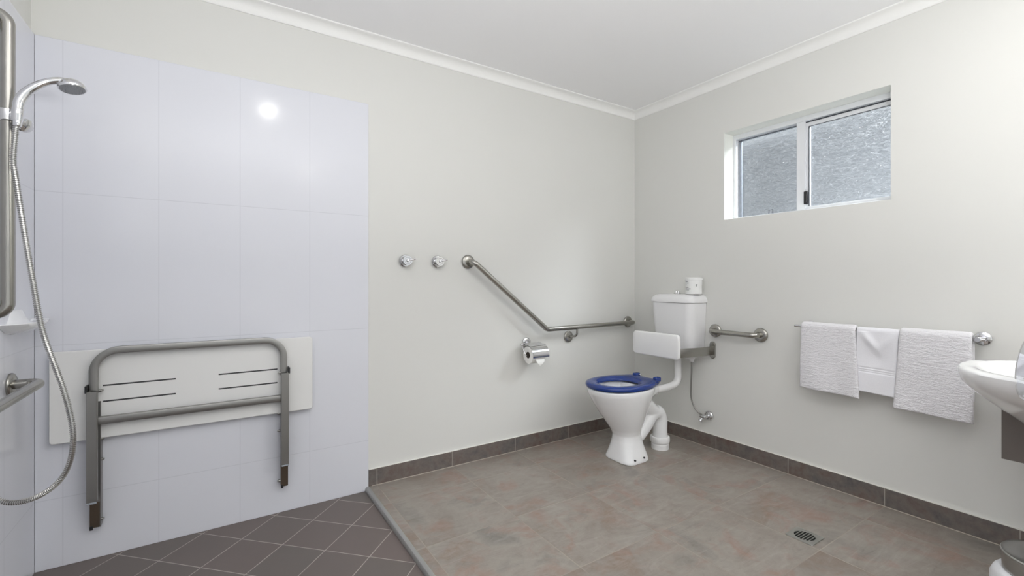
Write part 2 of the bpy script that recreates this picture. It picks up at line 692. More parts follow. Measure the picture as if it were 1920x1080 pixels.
# wall behind the camera, left nearly open, an added gap to let fill daylight in
bm = bmesh.new()
box(bm, XL - 0.2, XL + 0.1, XFRONT - 0.12, XFRONT, -0.12, CEIL)
box(bm, XB - 0.1, XB + 0.2, XFRONT - 0.12, XFRONT, -0.12, CEIL)
box(bm, XL + 0.1, XB - 0.1, XFRONT - 0.12, XFRONT, 2.2, CEIL)
struct('wall_front', bm, M['wall'], 0)


# cove cornices
def cornice(name, a, b, inward):
    inward = Vector(inward)
    D = 0.055
    prof = [(0.0, D), (0.005, D), (0.008, D - 0.005)]
    for k in range(7):
        t = k / 6 * PI / 2
        prof.append((0.008 + 0.036 * (1 - math.cos(t)), D - 0.006 - 0.040 * math.sin(t)))
    prof += [(D - 0.006, 0.008), (D, 0.006), (D, 0.0), (0.0, 0.0)]
    bm = bmesh.new()
    rings = []
    for p in (Vector(a), Vector(b)):
        rings.append([p + inward * u + Vector((0, 0, CEIL - d)) for u, d in prof])
    loft(bm, rings)
    return struct(name, bm, M['cornice'], 25)


cornice('trim_1', (XL, YA, 0), (XB, YA, 0), (0, -1, 0))
cornice('trim_2', (XB, XFRONT, 0), (XB, YA, 0), (-1, 0, 0))
cornice('trim_3', (XL, XFRONT, 0), (XL, YA, 0), (1, 0, 0))

# tiled skirting
SKH = 0.0895
bm = bmesh.new()
box(bm, STEP_X + 0.001, XB, YA - 0.009, YA + 0.001, 0.0, SKH, 0.0008, 1)
struct('baseboard_back', bm, M['skirt_back'], 30)
bm = bmesh.new()
box(bm, XB - 0.009, XB + 0.001, XFRONT, YA - 0.009, 0.0, SKH, 0.0008, 1)
struct('baseboard_right', bm, M['skirt_right'], 30)
# pale sealant line along the floor and a painted white highlight strip on top of the skirting
bm = bmesh.new()
box(bm, STEP_X + 0.02, XB - 0.012, YA - 0.0125, YA - 0.008, -0.001, 0.0025)
box(bm, XB - 0.0125, XB - 0.008, XFRONT, YA - 0.012, -0.001, 0.0025)
struct('trim_4', bm, plain('pale_sealant', srgb(186, 178, 166), 0.6, 0, (60, 0.05)), 0)
bm = bmesh.new()
box(bm, STEP_X + 0.004, XB, YA - 0.0100, YA, SKH - 0.0005, SKH + 0.002)
box(bm, XB - 0.0100, XB, XFRONT, YA, SKH - 0.0005, SKH + 0.002)
struct('trim_5', bm, plain('skirting_highlight', srgb(226, 224, 218), 0.6, 0, (60, 0.05)), 0)
# rounded metal edge between dry floor and shower
bm = bmesh.new()
prof = [(0.004, -0.03), (-0.0165, -0.03), (-0.018, -0.018), (-0.017, -0.008), (-0.013, -0.001), (-0.007, 0.0022), (0.000, 0.0026), (0.004, 0.0008)]
rings = [[Vector((STEP_X + u, yy, w)) for u, w in prof] for yy in (XFRONT, YT)]
loft(bm, rings)
struct('trim_6', bm, M['trim_edge'], 30)

# grey rendered wall across from the window
bm = bmesh.new()
box(bm, 4.9, 5.05, -2.5, 6.5, -0.12, 2.60)
struct('wall_outside', bm, M['outside'], 0)

# ------------------------------------------------------------------ window
XF = XB + 0.100
win = bpy.data.objects.new('window_1', None)
COL.objects.link(win)
win.location = (XF, (WY0 + WY1) / 2, WZ0)
win['kind'] = 'structure'
win['label'] = 'white sliding window with obscured glass high in the right wall'


def rect_frame(bm, x0, x1, y0, y1, z0, z1, wl_, wr, wb_, wt, bev=0.0015):
    box(bm, x0, x1, y0, y1, z0, z0 + wb_, bev, 1)
    box(bm, x0, x1, y0, y1, z1 - wt, z1, bev, 1)
    box(bm, x0, x1, y0, y0 + wr, z0 + wb_, z1 - wt, bev, 1)
    box(bm, x0, x1, y1 - wl_, y1, z0 + wb_, z1 - wt, bev, 1)


bm = bmesh.new()
rect_frame(bm, XF, XF + 0.053, WY0, WY1, WZ0, WZ1, 0.018, 0.016, 0.018, 0.030)
box(bm, XF + 0.004, XF + 0.055, 1.290, 1.338, WZ0 + 0.017, WZ1 - 0.029, 0.0015, 1)       # meeting stile
obj('window_frame', bm, M['frame'], win, 30)
bm = bmesh.new()
rect_frame(bm, XF + 0.012, XF + 0.03, WY0 + 0.014, 1.296, WZ0 + 0.018, WZ1 - 0.038, 0.024, 0.016, 0.016, 0.026, 0.001)
sash = obj('sliding_sash', bm, M['frame'], win, 30)
bm = bmesh.new()
box(bm, XF + 0.0270, XF + 0.0295, WY0 + 0.028, 1.274, WZ0 + 0.032, WZ1 - 0.062)
obj('pane', bm, M['glass'], sash, 0)
bm = bmesh.new()
for y0, y1, z0, z1 in ((1.2715, 1.2745, WZ0 + 0.034, WZ1 - 0.064), (WY0 + 0.028, 1.274, WZ1 - 0.0655, WZ1 - 0.0635), (WY0 + 0.016, 1.300, WZ0 + 0.0155, WZ0 + 0.018), (1.2975, 1.3000, WZ0 + 0.018, WZ1 - 0.034)):
    box(bm, XF + 0.008, XF + 0.0135, y0, y1, z0, z1)
box(bm, XF + 0.008, XF + 0.016, WY0 + 0.014, 1.300, WZ1 - 0.040, WZ1 - 0.0345)
obj('gasket', bm, M['gasket'], sash, 0)
bm = bmesh.new()
box(bm, XF - 0.004, XF + 0.013, 1.277, 1.297, 1.545, 1.620, 0.004, 2)
box(bm, XF - 0.007, XF - 0.003, 1.281, 1.289, 1.556, 1.610, 0.0015, 1)
obj('latch', bm, M['black'], sash, 30)
bm = bmesh.new()
rect_frame(bm, XF + 0.034, XF + 0.05, 1.330, WY1 - 0.016, WZ0 + 0.016, WZ1 - 0.034, 0.018, 0.006, 0.004, 0.004, 0.001)
fixed = obj('fixed_sash', bm, M['frame_grey'], win, 30)
bm = bmesh.new()
box(bm, XF + 0.0470, XF + 0.0495, 1.332, WY1 - 0.030, WZ0 + 0.018, WZ1 - 0.036)
obj('pane', bm, M['glass'], fixed, 0)
bm = bmesh.new()
for y0, y1, z0, z1 in ((WY1 - 0.0355, WY1 - 0.0325, WZ0 + 0.02, WZ1 - 0.037), (WY1 - 0.0185, WY1 - 0.0165, WZ0 + 0.018, WZ1 - 0.032), (1.338, WY1 - 0.0175, WZ1 - 0.0375, WZ1 - 0.0345), (1.338, WY1 - 0.0175, WZ0 + 0.018, WZ0 + 0.0195)):
    box(bm, XF + 0.031, XF + 0.0345, y0, y1, z0, z1)
obj('gasket', bm, M['gasket'], fixed, 0)
bm = bmesh.new()                                                             # small clear stop on the lower rail
rect_frame(bm, XF + 0.028, XF + 0.032, 1.486, 1.512, WZ0 + 0.018, WZ0 + 0.046, 0.0025, 0.0025, 0.0025, 0.0025, 0.0)
obj('sash_stop', bm, M['gasket'], win, 0)


# ------------------------------------------------------------------ metal rails
def flange(bm, c, axis, r=0.040, t=0.012):
    lathe(bm, [(r * 0.98, -0.001), (r, 0.002), (r, t * 0.45), (r * 0.93, t * 0.75), (r * 0.80, t), (r * 0.5, t + 0.001)], c, axis, 36)


# long cranked rail on the back wall
RY = 2.403
t_ = thing('grab_rail', (1.9, YA, 0.78), 'long cranked stainless steel grab rail, sloping down then level, on wall left of toilet', 'grab rail')
bm = bmesh.new()
tube(bm, fillet([(1.283, YA - 0.004, 1.219), (1.283, RY, 1.219), (1.832, RY, 0.783), (2.668, RY, 0.789), (2.668, YA - 0.004, 0.789)], [0.045, 0.05, 0.045], 10), 0.0160, 24, up=(0, 0, 1))
obj('rail', bm, M['steel'], t_)
for px_, pz_ in ((1.283, 1.219), (2.668, 0.789)):
    bm = bmesh.new()
    flange(bm, (px_, YA, pz_), (0, -1, 0), 0.0425, 0.014)
    obj('flange', bm, M['steel'], t_)
bm = bmesh.new()
flange(bm, (2.073, YA, 0.713), (0, -1, 0), 0.040, 0.012)
obj('flange', bm, M['steel'], t_)
bm = bmesh.new()
tube(bm, fillet([(2.073, YA - 0.004, 0.713), (2.090, RY, 0.722), (2.092, RY, 0.778)], 0.025, 8), 0.0075, 14, up=(1, 0, 0))
obj('bracket', bm, M['steel'], t_)

# short level rail on the right wall
t_ = thing('grab_rail', (XB, 1.64, 0.778), 'short level stainless steel grab rail on wall between cistern and towels', 'grab rail')
RX = XB - 0.068
bm = bmesh.new()
tube(bm, fillet([(XB - 0.004, 1.787, 0.777), (RX, 1.787, 0.777), (RX, 1.489, 0.778), (XB - 0.004, 1.489, 0.778)], 0.045, 10), 0.0160, 24, up=(0, 0, 1))
obj('rail', bm, M['steel'], t_)
for py_ in (1.787, 1.489):
    bm = bmesh.new()
    flange(bm, (XB, py_, 0.777), (-1, 0, 0), 0.0425, 0.014)
    obj('flange', bm, M['steel'], t_)

# upright rail at the shower
VX, VY = -0.520, 1.948
t_ = thing('shower_rail', (XT, VY, 0.98), 'upright stainless steel shower rail that carries the hand shower, left wall', 'grab rail')
bm = bmesh.new()
tube(bm, fillet([(XT + 0.003, VY, 1.892), (VX, VY, 1.892), (VX, VY, 1.005), (XT + 0.003, VY, 1.005)], 0.052, 12), 0.0160, 28, up=(0, 1, 0))
obj('rail', bm, M['steel'], t_)
for z_ in (1.892, 1.005):
    bm = bmesh.new()
    flange(bm, (XT, VY, z_), (1, 0, 0), 0.040, 0.012)
    obj('flange', bm, M['steel'], t_)

# level rail under it
t_ = thing('grab_rail', (XT, 2.217, 0.75), 'level stainless steel grab rail bent to the left shower wall under the soap dish', 'grab rail')
bm = bmesh.new()
tube(bm, fillet([(XT + 0.003, 2.217, 0.750), (-0.512, 2.217, 0.750), (-0.512, 1.25, 0.750), (XT + 0.003, 1.25, 0.750)], 0.040, 12), 0.0160, 28, up=(0, 0, 1))
obj('rail', bm, M['steel'], t_)
for y_ in (2.217, 1.25):
    bm = bmesh.new()
    flange(bm, (XT, y_, 0.750), (1, 0, 0), 0.040, 0.012)
    obj('flange', bm, M['steel'], t_)

# towel rail
TRX, TRZ = 2.672, 0.857
t_ = thing('towel_rail', (XB, 0.9, TRZ), 'slim chrome towel rail with round end roses, under the window on the right wall', 'towel rail')
bm = bmesh.new()
tube(bm, [(TRX, 1.262, TRZ), (TRX, 0.520, TRZ)], 0.0075, 16, up=(0, 0, 1))
obj('rail', bm, M['chrome'], t_)
for y_ in (1.215, 0.541):
    bm = bmesh.new()
    lathe(bm, [(0.027, -0.001), (0.028, 0.003), (0.0275, 0.007), (0.025, 0.009), (0.010, 0.010), (0.009, 0.060), (0.0115, 0.064), (0.0115, 0.088), (0.009, 0.090)], (XB, y_, TRZ), (-1, 0, 0), 32)
    obj('bracket', bm, M['chrome'], t_)


# ------------------------------------------------------------------ towels
def towel(name, y0, y1, zf, zb, thick, mat, label, seed, wave=0.004, band=False, lean0=0.0, lean1=0.0, flat=False):
    """a towel folded over the rail: back sheet, top, front sheet. y0 > y1, y0 is the far side."""
    bm = bmesh.new()
    r = 0.0082 + thick / 2
    nu, nv = 56, 150
    Lf, Lb = TRZ - zf, TRZ - zb
    path = []
    NB, NA = 18, 14
    NF = nv - NB - NA
    for k in range(NB):
        s = k / NB
        path.append((TRX + r, zb + (TRZ - zb) * s, 'b', 1 - s))
    for k in range(NA + 1):
        t = PI * k / NA
        path.append((TRX + r * math.cos(t), TRZ + r * math.sin(t), 't', 0))
    for k in range(1, NF + 1):
        s = k / NF
        path.append((TRX - r - 0.004 * s, TRZ - (TRZ - zf) * s, 'f', s))
    outer, inner = [], []
    for i in range(nu + 1):
        u = i / nu
        ro, ri = [], []
        for j, (x, z, w, s) in enumerate(path):
            yy = y0 + (y1 - y0) * u
            if w == 'f':
                yy += lean0 * s * (1 - u) + lean1 * s * u
            jn = path[min(j + 1, len(path) - 1)]
            jp = path[max(j - 1, 0)]
            tx, tz = jn[0] - jp[0], jn[1] - jp[1]
            ln = math.hypot(tx, tz)
            nx, nz = -tz / ln, tx / ln          # outward normal: path runs up the back, over, down the front
            nn = noise.noise(Vector((yy * 9 + seed, z * 4, seed))) * wave
            nn += noise.noise(Vector((yy * 24 + seed, z * 9, seed * 2))) * wave * 0.45
            if w == 'f':
                nn *= 0.35 + 0.9 * s
                nn += wave * 0.9 * math.sin(yy * 26 + seed) * s
            else:
                nn *= 0.3
            e = min(1.0, min(u, 1 - u) * nu / 2.2)
            if name == 'towel' and seed == 3.1 and w == 'f':
                nn += 0.010 * u ** 3 * s ** 2
            th = thick * (0.35 + 0.65 * math.sqrt(e))
            if w != 't':
                e2 = min(1.0, (1 - s) * (NF if w == 'f' else NB) / 1.6)
                th *= 0.45 + 0.55 * math.sqrt(max(e2, 0))
            if band and w == 'f':
                for c_ in (0.60, 0.635, 0.665):
                    th -= 0.0050 * math.exp(-((s - c_) / 0.010) ** 2)
                if s > 0.67:
                    th += 0.0005
            if flat and w == 'f':          # a shallow drape falling from the rail
                fold = math.exp(-((u - 0.16 - 1.1 * s) / 0.13) ** 2) * math.exp(-((s - 0.16) / 0.15) ** 2)
                fold2 = math.exp(-((u - 0.95 + 1.3 * s) / 0.16) ** 2) * math.exp(-((s - 0.16) / 0.16) ** 2)
                nn += 0.010 * fold + 0.005 * fold2 - 0.009 * math.exp(-((u - 0.50) / 0.26) ** 2) * math.exp(-((s - 0.42) / 0.17) ** 2)
            zz = z - (0.008 * (u - 0.5) * s * (1 if w == 'f' else 0)) + 0.003 * noise.noise(Vector((yy * 6, seed * 3, 0))) * (1 if w == 'f' else 0) * s
            sg = 1.0
            px0, pz0 = x - nx * 0 , zz
            # normal pointing away from the rail
            dx, dz = x - TRX, z - TRZ
            if w == 't':
                L = math.hypot(dx, dz)
                ox, oz = dx / L, dz / L
            else:
                ox, oz = (1.0, 0.0) if w == 'b' else (-1.0, 0.0)
            ro.append(Vector((x + ox * (th / 2 + nn), yy, zz + oz * (th / 2 + nn))))
            inn = max(-0.002, nn) if w == 'f' else 0
            ri.append(Vector((x - ox * (th / 2 - inn), yy, zz - oz * (th / 2 - inn))))
        outer.append(ro)
        inner.append(ri)
    rings = [o + i_[::-1] for o, i_ in zip(outer, inner)]
    loft(bm, rings)
    # hem and pile in fine relief come from the material
    o = obj(name, bm, mat, None, 60)
    tag(o, label, 'towel', 'white towels on the chrome rail')
    return o


towel('towel', 1.222, 0.972, 0.528, 0.60, 0.019, M['towel'], 'white fluffy towel at the far left end of the towel rail', 3.1, 0.0045, lean0=0.004, lean1=-0.022)
towel('towel', 0.968, 0.800, 0.560, 0.62, 0.011, M['weave'], 'smaller smooth white towel with a woven band, between the two fluffy ones', 8.7, 0.002, band=True, flat=True, lean1=0.016)
towel('towel', 0.797, 0.556, 0.508, 0.59, 0.021, M['towel'], 'longest white fluffy towel, at the rail end beside the basin', 5.3, 0.0045, lean0=0.022, lean1=-0.006)

# ------------------------------------------------------------------ robe hooks
for (hx, hz, lab) in ((0.889, 1.216, 'small round chrome wall hook nearer the shower tiles'), (1.083, 1.216, 'small round chrome wall hook nearer the cranked grab rail')):
    t_ = thing('robe_hook', (hx, YA, hz), lab, 'hook', 'pair of round chrome hooks')
    bm = bmesh.new()
    lathe(bm, [(0.034, -0.001), (0.0355, 0.002), (0.0355, 0.008), (0.031, 0.013), (0.014, 0.014)], (hx, YA, hz), (0, -1, 0), 36)
    obj('rose', bm, M['chrome'], t_)
    bm = bmesh.new()
    lathe(bm, [(0.011, 0.008), (0.011, 0.030), (0.020, 0.033), (0.0275, 0.036), (0.0285, 0.041), (0.026, 0.044), (0.019, 0.044), (0.017, 0.0415), (0.009, 0.0415), (0.007, 0.047), (0.001, 0.048)], (hx, YA, hz), (0, -1, 0), 32)
    obj('knob', bm, M['chrome'], t_)
    bm = bmesh.new()
    tube(bm, [(hx + 0.012, YA - 0.042, hz + 0.002), (hx + 0.036, YA - 0.046, hz + 0.008)], 0.0045, 12)
    lathe(bm, [(0.001, -0.006), (0.005, -0.004), (0.0065, 0), (0.005, 0.004), (0.001, 0.006)], (hx + 0.038, YA - 0.046, hz + 0.009), (0, 0, 1), 14)
    obj('peg', bm, M['chrome'], t_)

# ------------------------------------------------------------------ toilet roll holder and roll
t_ = thing('toilet_roll_holder', (1.717, YA, 0.70), 'chrome toilet roll holder with a hinged cover plate, below the cranked rail', 'toilet roll holder')
bm = bmesh.new()
lathe(bm, [(0.030, -0.001), (0.031, 0.003), (0.030, 0.008), (0.024, 0.012), (0.012, 0.013)], (1.715, YA, 0.700), (0, -1, 0), 32)
obj('rose', bm, M['chrome'], t_)
RC = Vector((1.716, 2.388, 0.630))     # roll centre
bm = bmesh.new()
tube(bm, [(1.715, YA - 0.01, 0.698), (1.715, YA - 0.045, 0.692)], 0.008, 14)
tube(bm, fillet([(1.646, 2.432, 0.694), (1.786, 2.432, 0.694)], 0.01, 6) if False else [(1.650, 2.430, 0.694), (1.784, 2.430, 0.694)], 0.0062, 14)
for xx in (1.650, 1.784):
    lathe(bm, [(0.002, -0.009), (0.007, -0.007), (0.010, 0), (0.007, 0.007), (0.002, 0.009)], (xx, 2.430, 0.694), (1, 0, 0), 16)
obj('hinge_bar', bm, M['chrome'], t_)
bm = bmesh.new()
tube(bm, fillet([(1.650, 2.430, 0.694), (1.645, 2.405, 0.664), (1.648, RC.y, RC.z), (1.78, RC.y, RC.z)], 0.012, 6), 0.0034, 10)
obj('wire_arm', bm, M['chrome'], t_)
bm = bmesh.new()            # curved cover: flat top then hugging the roll's front
prof = []
prof.append((2.436, 0.700))
prof.append((2.415, 0.7005))
for k in range(0, 17):
    a = math.radians(78 + k * 7.0)       # from the top round to the front
    prof.append((RC.y + 0.066 * math.cos(a), RC.z + 0.066 * math.sin(a)))
rings = []
for xx in (1.662, 1.664, 1.787, 1.789):
    rings.append([Vector((xx, y, z)) for y, z in prof] + [Vector((xx, y + 0.0015 * (1 if i < 3 else 0.8), z - 0.0015 * (1 if i < 8 else 0))) for i, (y, z) in reversed(list(enumerate(prof)))])
loft(bm, rings)
obj('cover_plate', bm, M['chrome'], t_, 40)
bm = bmesh.new()
N = 40
def ring_(x, r):
    return [Vector((x, RC.y + r * math.cos(2 * PI * k / N), RC.z + r * math.sin(2 * PI * k / N))) for k in range(N)]
loft(bm, [ring_(1.668, 0.021), ring_(1.667, 0.024), ring_(1.666, 0.052), ring_(1.668, 0.055), ring_(1.766, 0.055), ring_(1.768, 0.052), ring_(1.767, 0.024), ring_(1.766, 0.021), ring_(1.668, 0.021)], cap0=False, cap1=False)
roll = obj('toilet_roll', bm, M['paper'], None, 40)
tag(roll, 'white toilet roll hanging in the chrome wall holder', 'toilet roll')
bm = bmesh.new()
loft(bm, [ring_(1.667, 0.0205), ring_(1.767, 0.0205), ring_(1.767, 0.0195), ring_(1.667, 0.0195), ring_(1.667, 0.0205)], cap0=False, cap1=False)
obj('cardboard_core', bm, M['card'], roll, 40)
bm = bmesh.new()            # torn tail folded to a point
P_ = [[(1.690, 2.336, 0.606), (1.760, 2.336, 0.606)], [(1.697, 2.331, 0.590), (1.757, 2.331, 0.592)], [(1.707, 2.331, 0.578), (1.742, 2.331, 0.576)], [(1.719, 2.334, 0.566), (1.727, 2.334, 0.565)]]
rings = []
for a, b in P_:
    rings.append([Vector(a), Vector(b), Vector(b) + Vector((0, 0.0012, 0)), Vector(a) + Vector((0, 0.0012, 0))])
loft(bm, rings)
obj('torn_sheet', bm, M['paper'], roll, 40)

# ------------------------------------------------------------------ folding shower seat
t_ = thing('folding_bench', (-0.07, YT, 0.46), 'folded-up shower seat with white slotted board on the white shower tiles', 'shower seat')
bm = bmesh.new()
b2 = bmesh.new()
pr = rrect(0.470, 0.178, 0.012, 4)
YB0, YB1 = 2.436, 2.452
rings = []
for yy, ins in ((YB1, 0.002), (YB1 - 0.002, 0.0), (YB0 + 0.002, 0.0), (YB0, 0.002)):
    rings.append([Vector((-0.071 + a * (1 - ins / 0.47), yy, 0.648 + b * (1 - ins / 0.178))) for a, b in pr])
b2.free()
loft(bm, rings)
obj('seat_board', bm, M['board'], t_, 30)
for (xa, za, xb_, zb_) in ((-0.385, 0.681, -0.148, 0.680), (-0.385, 0.617, -0.148, 0.613), (0.007, 0.682, 0.243, 0.681), (0.007, 0.617, 0.243, 0.615)):
    bm = bmesh.new()
    box(bm, xa, xb_, YB0 - 0.0006, YB0 + 0.002, za - 0.003, za + 0.003, 0.0005, 1)
    obj('drain_slot', bm, M['slot'], t_, 0)
bm = bmesh.new()            # hooped frame of square tube
sweep(bm, fillet([(-0.409, 2.418, 0.655), (-0.409, 2.418, 0.8245), (0.268, 2.418, 0.8245), (0.268, 2.418, 0.655)], [0.115, 0.085], 16), rrect(0.0125, 0.0135, 0.0022, 2), up=(0, 1, 0))
obj('hoop_frame', bm, M['steel_dark'], t_, 24)
bm = bmesh.new()
sweep(bm, [(-0.400, 2.418, 0.546), (0.262, 2.418, 0.546)], rrect(0.0125, 0.0145, 0.0022, 2), up=(0, 1, 0))
obj('crossbar', bm, M['steel_dark'], t_, 24)
for sx, x0, x1 in ((-1, -0.426, -0.394), (1, 0.2545, 0.287)):
    bm = bmesh.new()        # swing leg: folded channel hanging in front
    box(bm, x0, x1, 2.384, 2.388, 0.236, 0.668, 0.0015, 1)
    box(bm, x0, x0 + 0.003, 2.388, 2.406, 0.236, 0.668, 0.001, 1)
    box(bm, x1 - 0.003, x1, 2.388, 2.406, 0.236, 0.668, 0.001, 1)
    leg = obj('leg', bm, M['steel_dark'], t_, 30)
    bm = bmesh.new()
    box(bm, x0 + 0.001, x1 - 0.001, 2.3825, 2.390, 0.230, 0.2365, 0.001, 1)
    obj('leg_end', bm, M['frame_grey'], leg, 30)
    bm = bmesh.new()        # bracket screwed to the wall behind it
    xi = x1 if sx < 0 else x0
    box(bm, x0 + 0.004, x1 + (0.004 if sx < 0 else -0.002), 2.428, 2.433, 0.118, 0.62, 0.001, 1)
    box(bm, x0 + 0.004, x0 + 0.007, 2.433, YT, 0.118, 0.62, 0.001, 1)
    box(bm, x1 + (0.001 if sx < 0 else -0.005), x1 + (0.004 if sx < 0 else -0.002), 2.433, YT, 0.118, 0.62, 0.001, 1)
    br = obj('wall_bracket', bm, M['steel_dark'], t_, 30)
    bm = bmesh.new()
    box(bm, x0 + 0.003, x1 + 0.001, 2.4255, 2.4285, 0.120, 0.22, 0.001, 1)
    obj('stained_end', bm, M['rust'], br, 30)
    for zz in (0.665, 0.467, 0.385, 0.145):
        bm = bmesh.new()
        xe = x1 + 0.004 if sx < 0 else x0 - 0.002
        d = 1 if sx < 0 else -1
        lathe(bm, [(0.0062, -0.004), (0.0062, 0.004), (0.004, 0.0045), (0.004, 0.009), (0.002, 0.010)], (xe, 2.420 if zz > 0.5 else 2.440, zz), (d, 0, 0), 14)
        obj('bolt', bm, M['steel_dark'], t_, 30)
    bm = bmesh.new()
    xo = x0 - 0.002 if sx < 0 else x1 + 0.001
    box(bm, xo - 0.003, xo + 0.004, 2.386, 2.425, 0.664, 0.692, 0.001, 1)
    obj('rubber_stop', bm, M['black'], t_, 30)
    bm = bmesh.new()
    box(bm, x0 + 0.003, x0 + 0.013, 2.423, 2.430, 0.112, 0.128, 0.001, 1)
    obj('rubber_stop', bm, M['black'], t_, 30)

# ------------------------------------------------------------------ hand shower
t_ = thing('hand_shower', (VX, VY, 1.58), 'chrome hand shower on its slider with a coiled metal hose', 'hand shower')
SZ = 1.592
bm = bmesh.new()
lathe(bm, [(0.0185, -0.018), (0.0225, -0.016), (0.023, 0.0), (0.0225, 0.016), (0.0185, 0.018)], (VX, VY, SZ), (0, 0, 1), 28)
tube(bm, [(VX + 0.015, VY - 0.01, SZ), (VX + 0.032, VY - 0.035, SZ + 0.002)], 0.012, 18)
obj('slider', bm, M['chrome'], t_, 40)
bm = bmesh.new()
kn = Vector((VX + 0.034, VY - 0.012, SZ - 0.024))
lathe(bm, [(0.006, -0.02), (0.008, 0.0), (0.019, 0.003), (0.021, 0.008), (0.019, 0.014), (0.010, 0.017)], kn, (0.75, -0.45, -0.35), 28)
obj('clamp_knob', bm, M['chrome'], t_, 40)
CL = Vector((-0.4880, 1.902, 1.586))
bm = bmesh.new()
lathe(bm, [(0.0105, -0.020), (0.0125, -0.018), (0.0135, 0.0), (0.0140, 0.016), (0.0130, 0.018)], CL, (0.08, 0.0, 1), 28)
obj('clamp', bm, M['chrome'], t_, 40)
pts = catmull([(-0.4880, 1.902, 1.598), (-0.4835, 1.903, 1.628), (-0.4700, 1.904, 1.656), (-0.4480, 1.905, 1.682), (-0.4220, 1.906, 1.701), (-0.3960, 1.907, 1.709), (-0.3700, 1.908, 1.706)], 8)
rad = [0.0125, 0.0138, 0.0128, 0.0112, 0.0100, 0.0105, 0.0115]
def hs(i, n=len(pts)):
    f = i / (n - 1) * 6
    a = int(min(f, 5))
    return rad[a] + (rad[a + 1] - rad[a]) * (f - a)
bm = bmesh.new()
sweep(bm, pts, circ(1.0, 22), up=(0, 1, 0), scale=hs)
obj('handle', bm, M['chrome'], t_, 50)
bm = bmesh.new()
ax = Vector((0.13, -0.16, -0.97)).normalized()
hc = Vector((-0.3730, 1.909, 1.6980))
lathe(bm, [(0.002, -0.0205), (0.012, -0.020), (0.022, -0.015), (0.030, -0.006), (0.0335, 0.002), (0.0340, 0.007), (0.032, 0.010), (0.030, 0.0095)], hc, ax, 36)
head = obj('spray_head', bm, M['chrome'], t_, 45)
bm = bmesh.new()
lathe(bm, [(0.0305, 0.0085), (0.029, 0.0110), (0.018, 0.0125), (0.0015, 0.0130)], hc, ax, 36)
q = Vector((0, 0, 1)).rotation_difference(ax)
for rr, cnt in ((0.009, 6), (0.016, 12), (0.023, 18)):
    for k in range(cnt):
        a = 2 * PI * k / cnt
        lathe(bm, [(0.0012, 0), (0.0012, 0.0022), (0.0006, 0.0026)], hc + q @ Vector((rr * math.cos(a), rr * math.sin(a), 0.0115)), ax, 6)
obj('spray_face', bm, plain('grey_spray_face', srgb(150, 152, 154), 0.3, 0.5, (60, 0.05)), head, 45)
# hose
hp = [(-0.488, 1.900, 1.572), (-0.493, 1.903, 1.530), (-0.498, 1.906, 1.454), (-0.491, 1.903, 1.392), (-0.472, 1.890, 1.252), (-0.452, 1.877, 1.112), (-0.426, 1.860, 0.956), (-0.394, 1.839, 0.848), (-0.371, 1.825, 0.770), (-0.353, 1.812, 0.676), (-0.354, 1.813, 0.599), (-0.374, 1.826, 0.536), (-0.413, 1.852, 0.490), (-0.465, 1.886, 0.461), (-0.515, 1.905, 0.462), (-0.545, 1.912, 0.500), (-0.556, 1.915, 0.60), (-0.560, 1.915, 0.80)]
pts = resample(catmull(hp, 12), 0.0011)
bm = bmesh.new()
sweep(bm, pts, circ(1.0, 10), up=(0, 1, 0), scale=lambda i: 0.0066 + (0.0010 if i % 5 in (1, 2, 3) else -0.0012))
obj('hose', bm, M['hose'], t_, 30)
bm = bmesh.new()
lathe(bm, [(0.0080, -0.0), (0.0095, 0.003), (0.0100, 0.016), (0.0085, 0.020)], (-0.4880, 1.900, 1.552), (0.03, 0, 1), 20)
obj('hose_nut', bm, M['chrome'], t_, 40)
bm = bmesh.new()
lathe(bm, [(0.026, -0.001), (0.026, 0.004), (0.022, 0.008), (0.012, 0.010), (0.012, 0.034), (0.010, 0.036)], (XT, 1.915, 0.815), (1, 0, 0), 24)
obj('wall_outlet', bm, M['chrome'], t_, 40)

# ------------------------------------------------------------------ ceramic soap dish
bm = bmesh.new()
SC = Vector((XT, 2.285, 0.958))
rings = []
NW = 28
# (protrusion depth, half width, z, back-height) layers: underside to rim to hollow
def dish(dep, hw, z):
    pts_ = []
    for k in range(NW + 1):
        t = PI * k / NW
        pts_.append(Vector((SC.x - 0.002 + dep * math.sin(t) ** 0.85, SC.y + hw * math.cos(t), z)))
    return pts_
lay = [(0.010, 0.060, 0.918), (0.045, 0.110, 0.928), (0.068, 0.145, 0.943), (0.076, 0.158, 0.957), (0.075, 0.157, 0.960), (0.066, 0.145, 0.957), (0.045, 0.110, 0.948), (0.024, 0.100, 0.956), (0.014, 0.080, 0.972), (0.008, 0.066, 0.992), (0.004, 0.058, 1.000)]
loft(bm, [dish(*l) for l in lay])
tag(obj('soap_dish', bm, M['soap'], None, 50), 'white ceramic soap dish on the left shower wall, below the upright rail', 'soap dish')

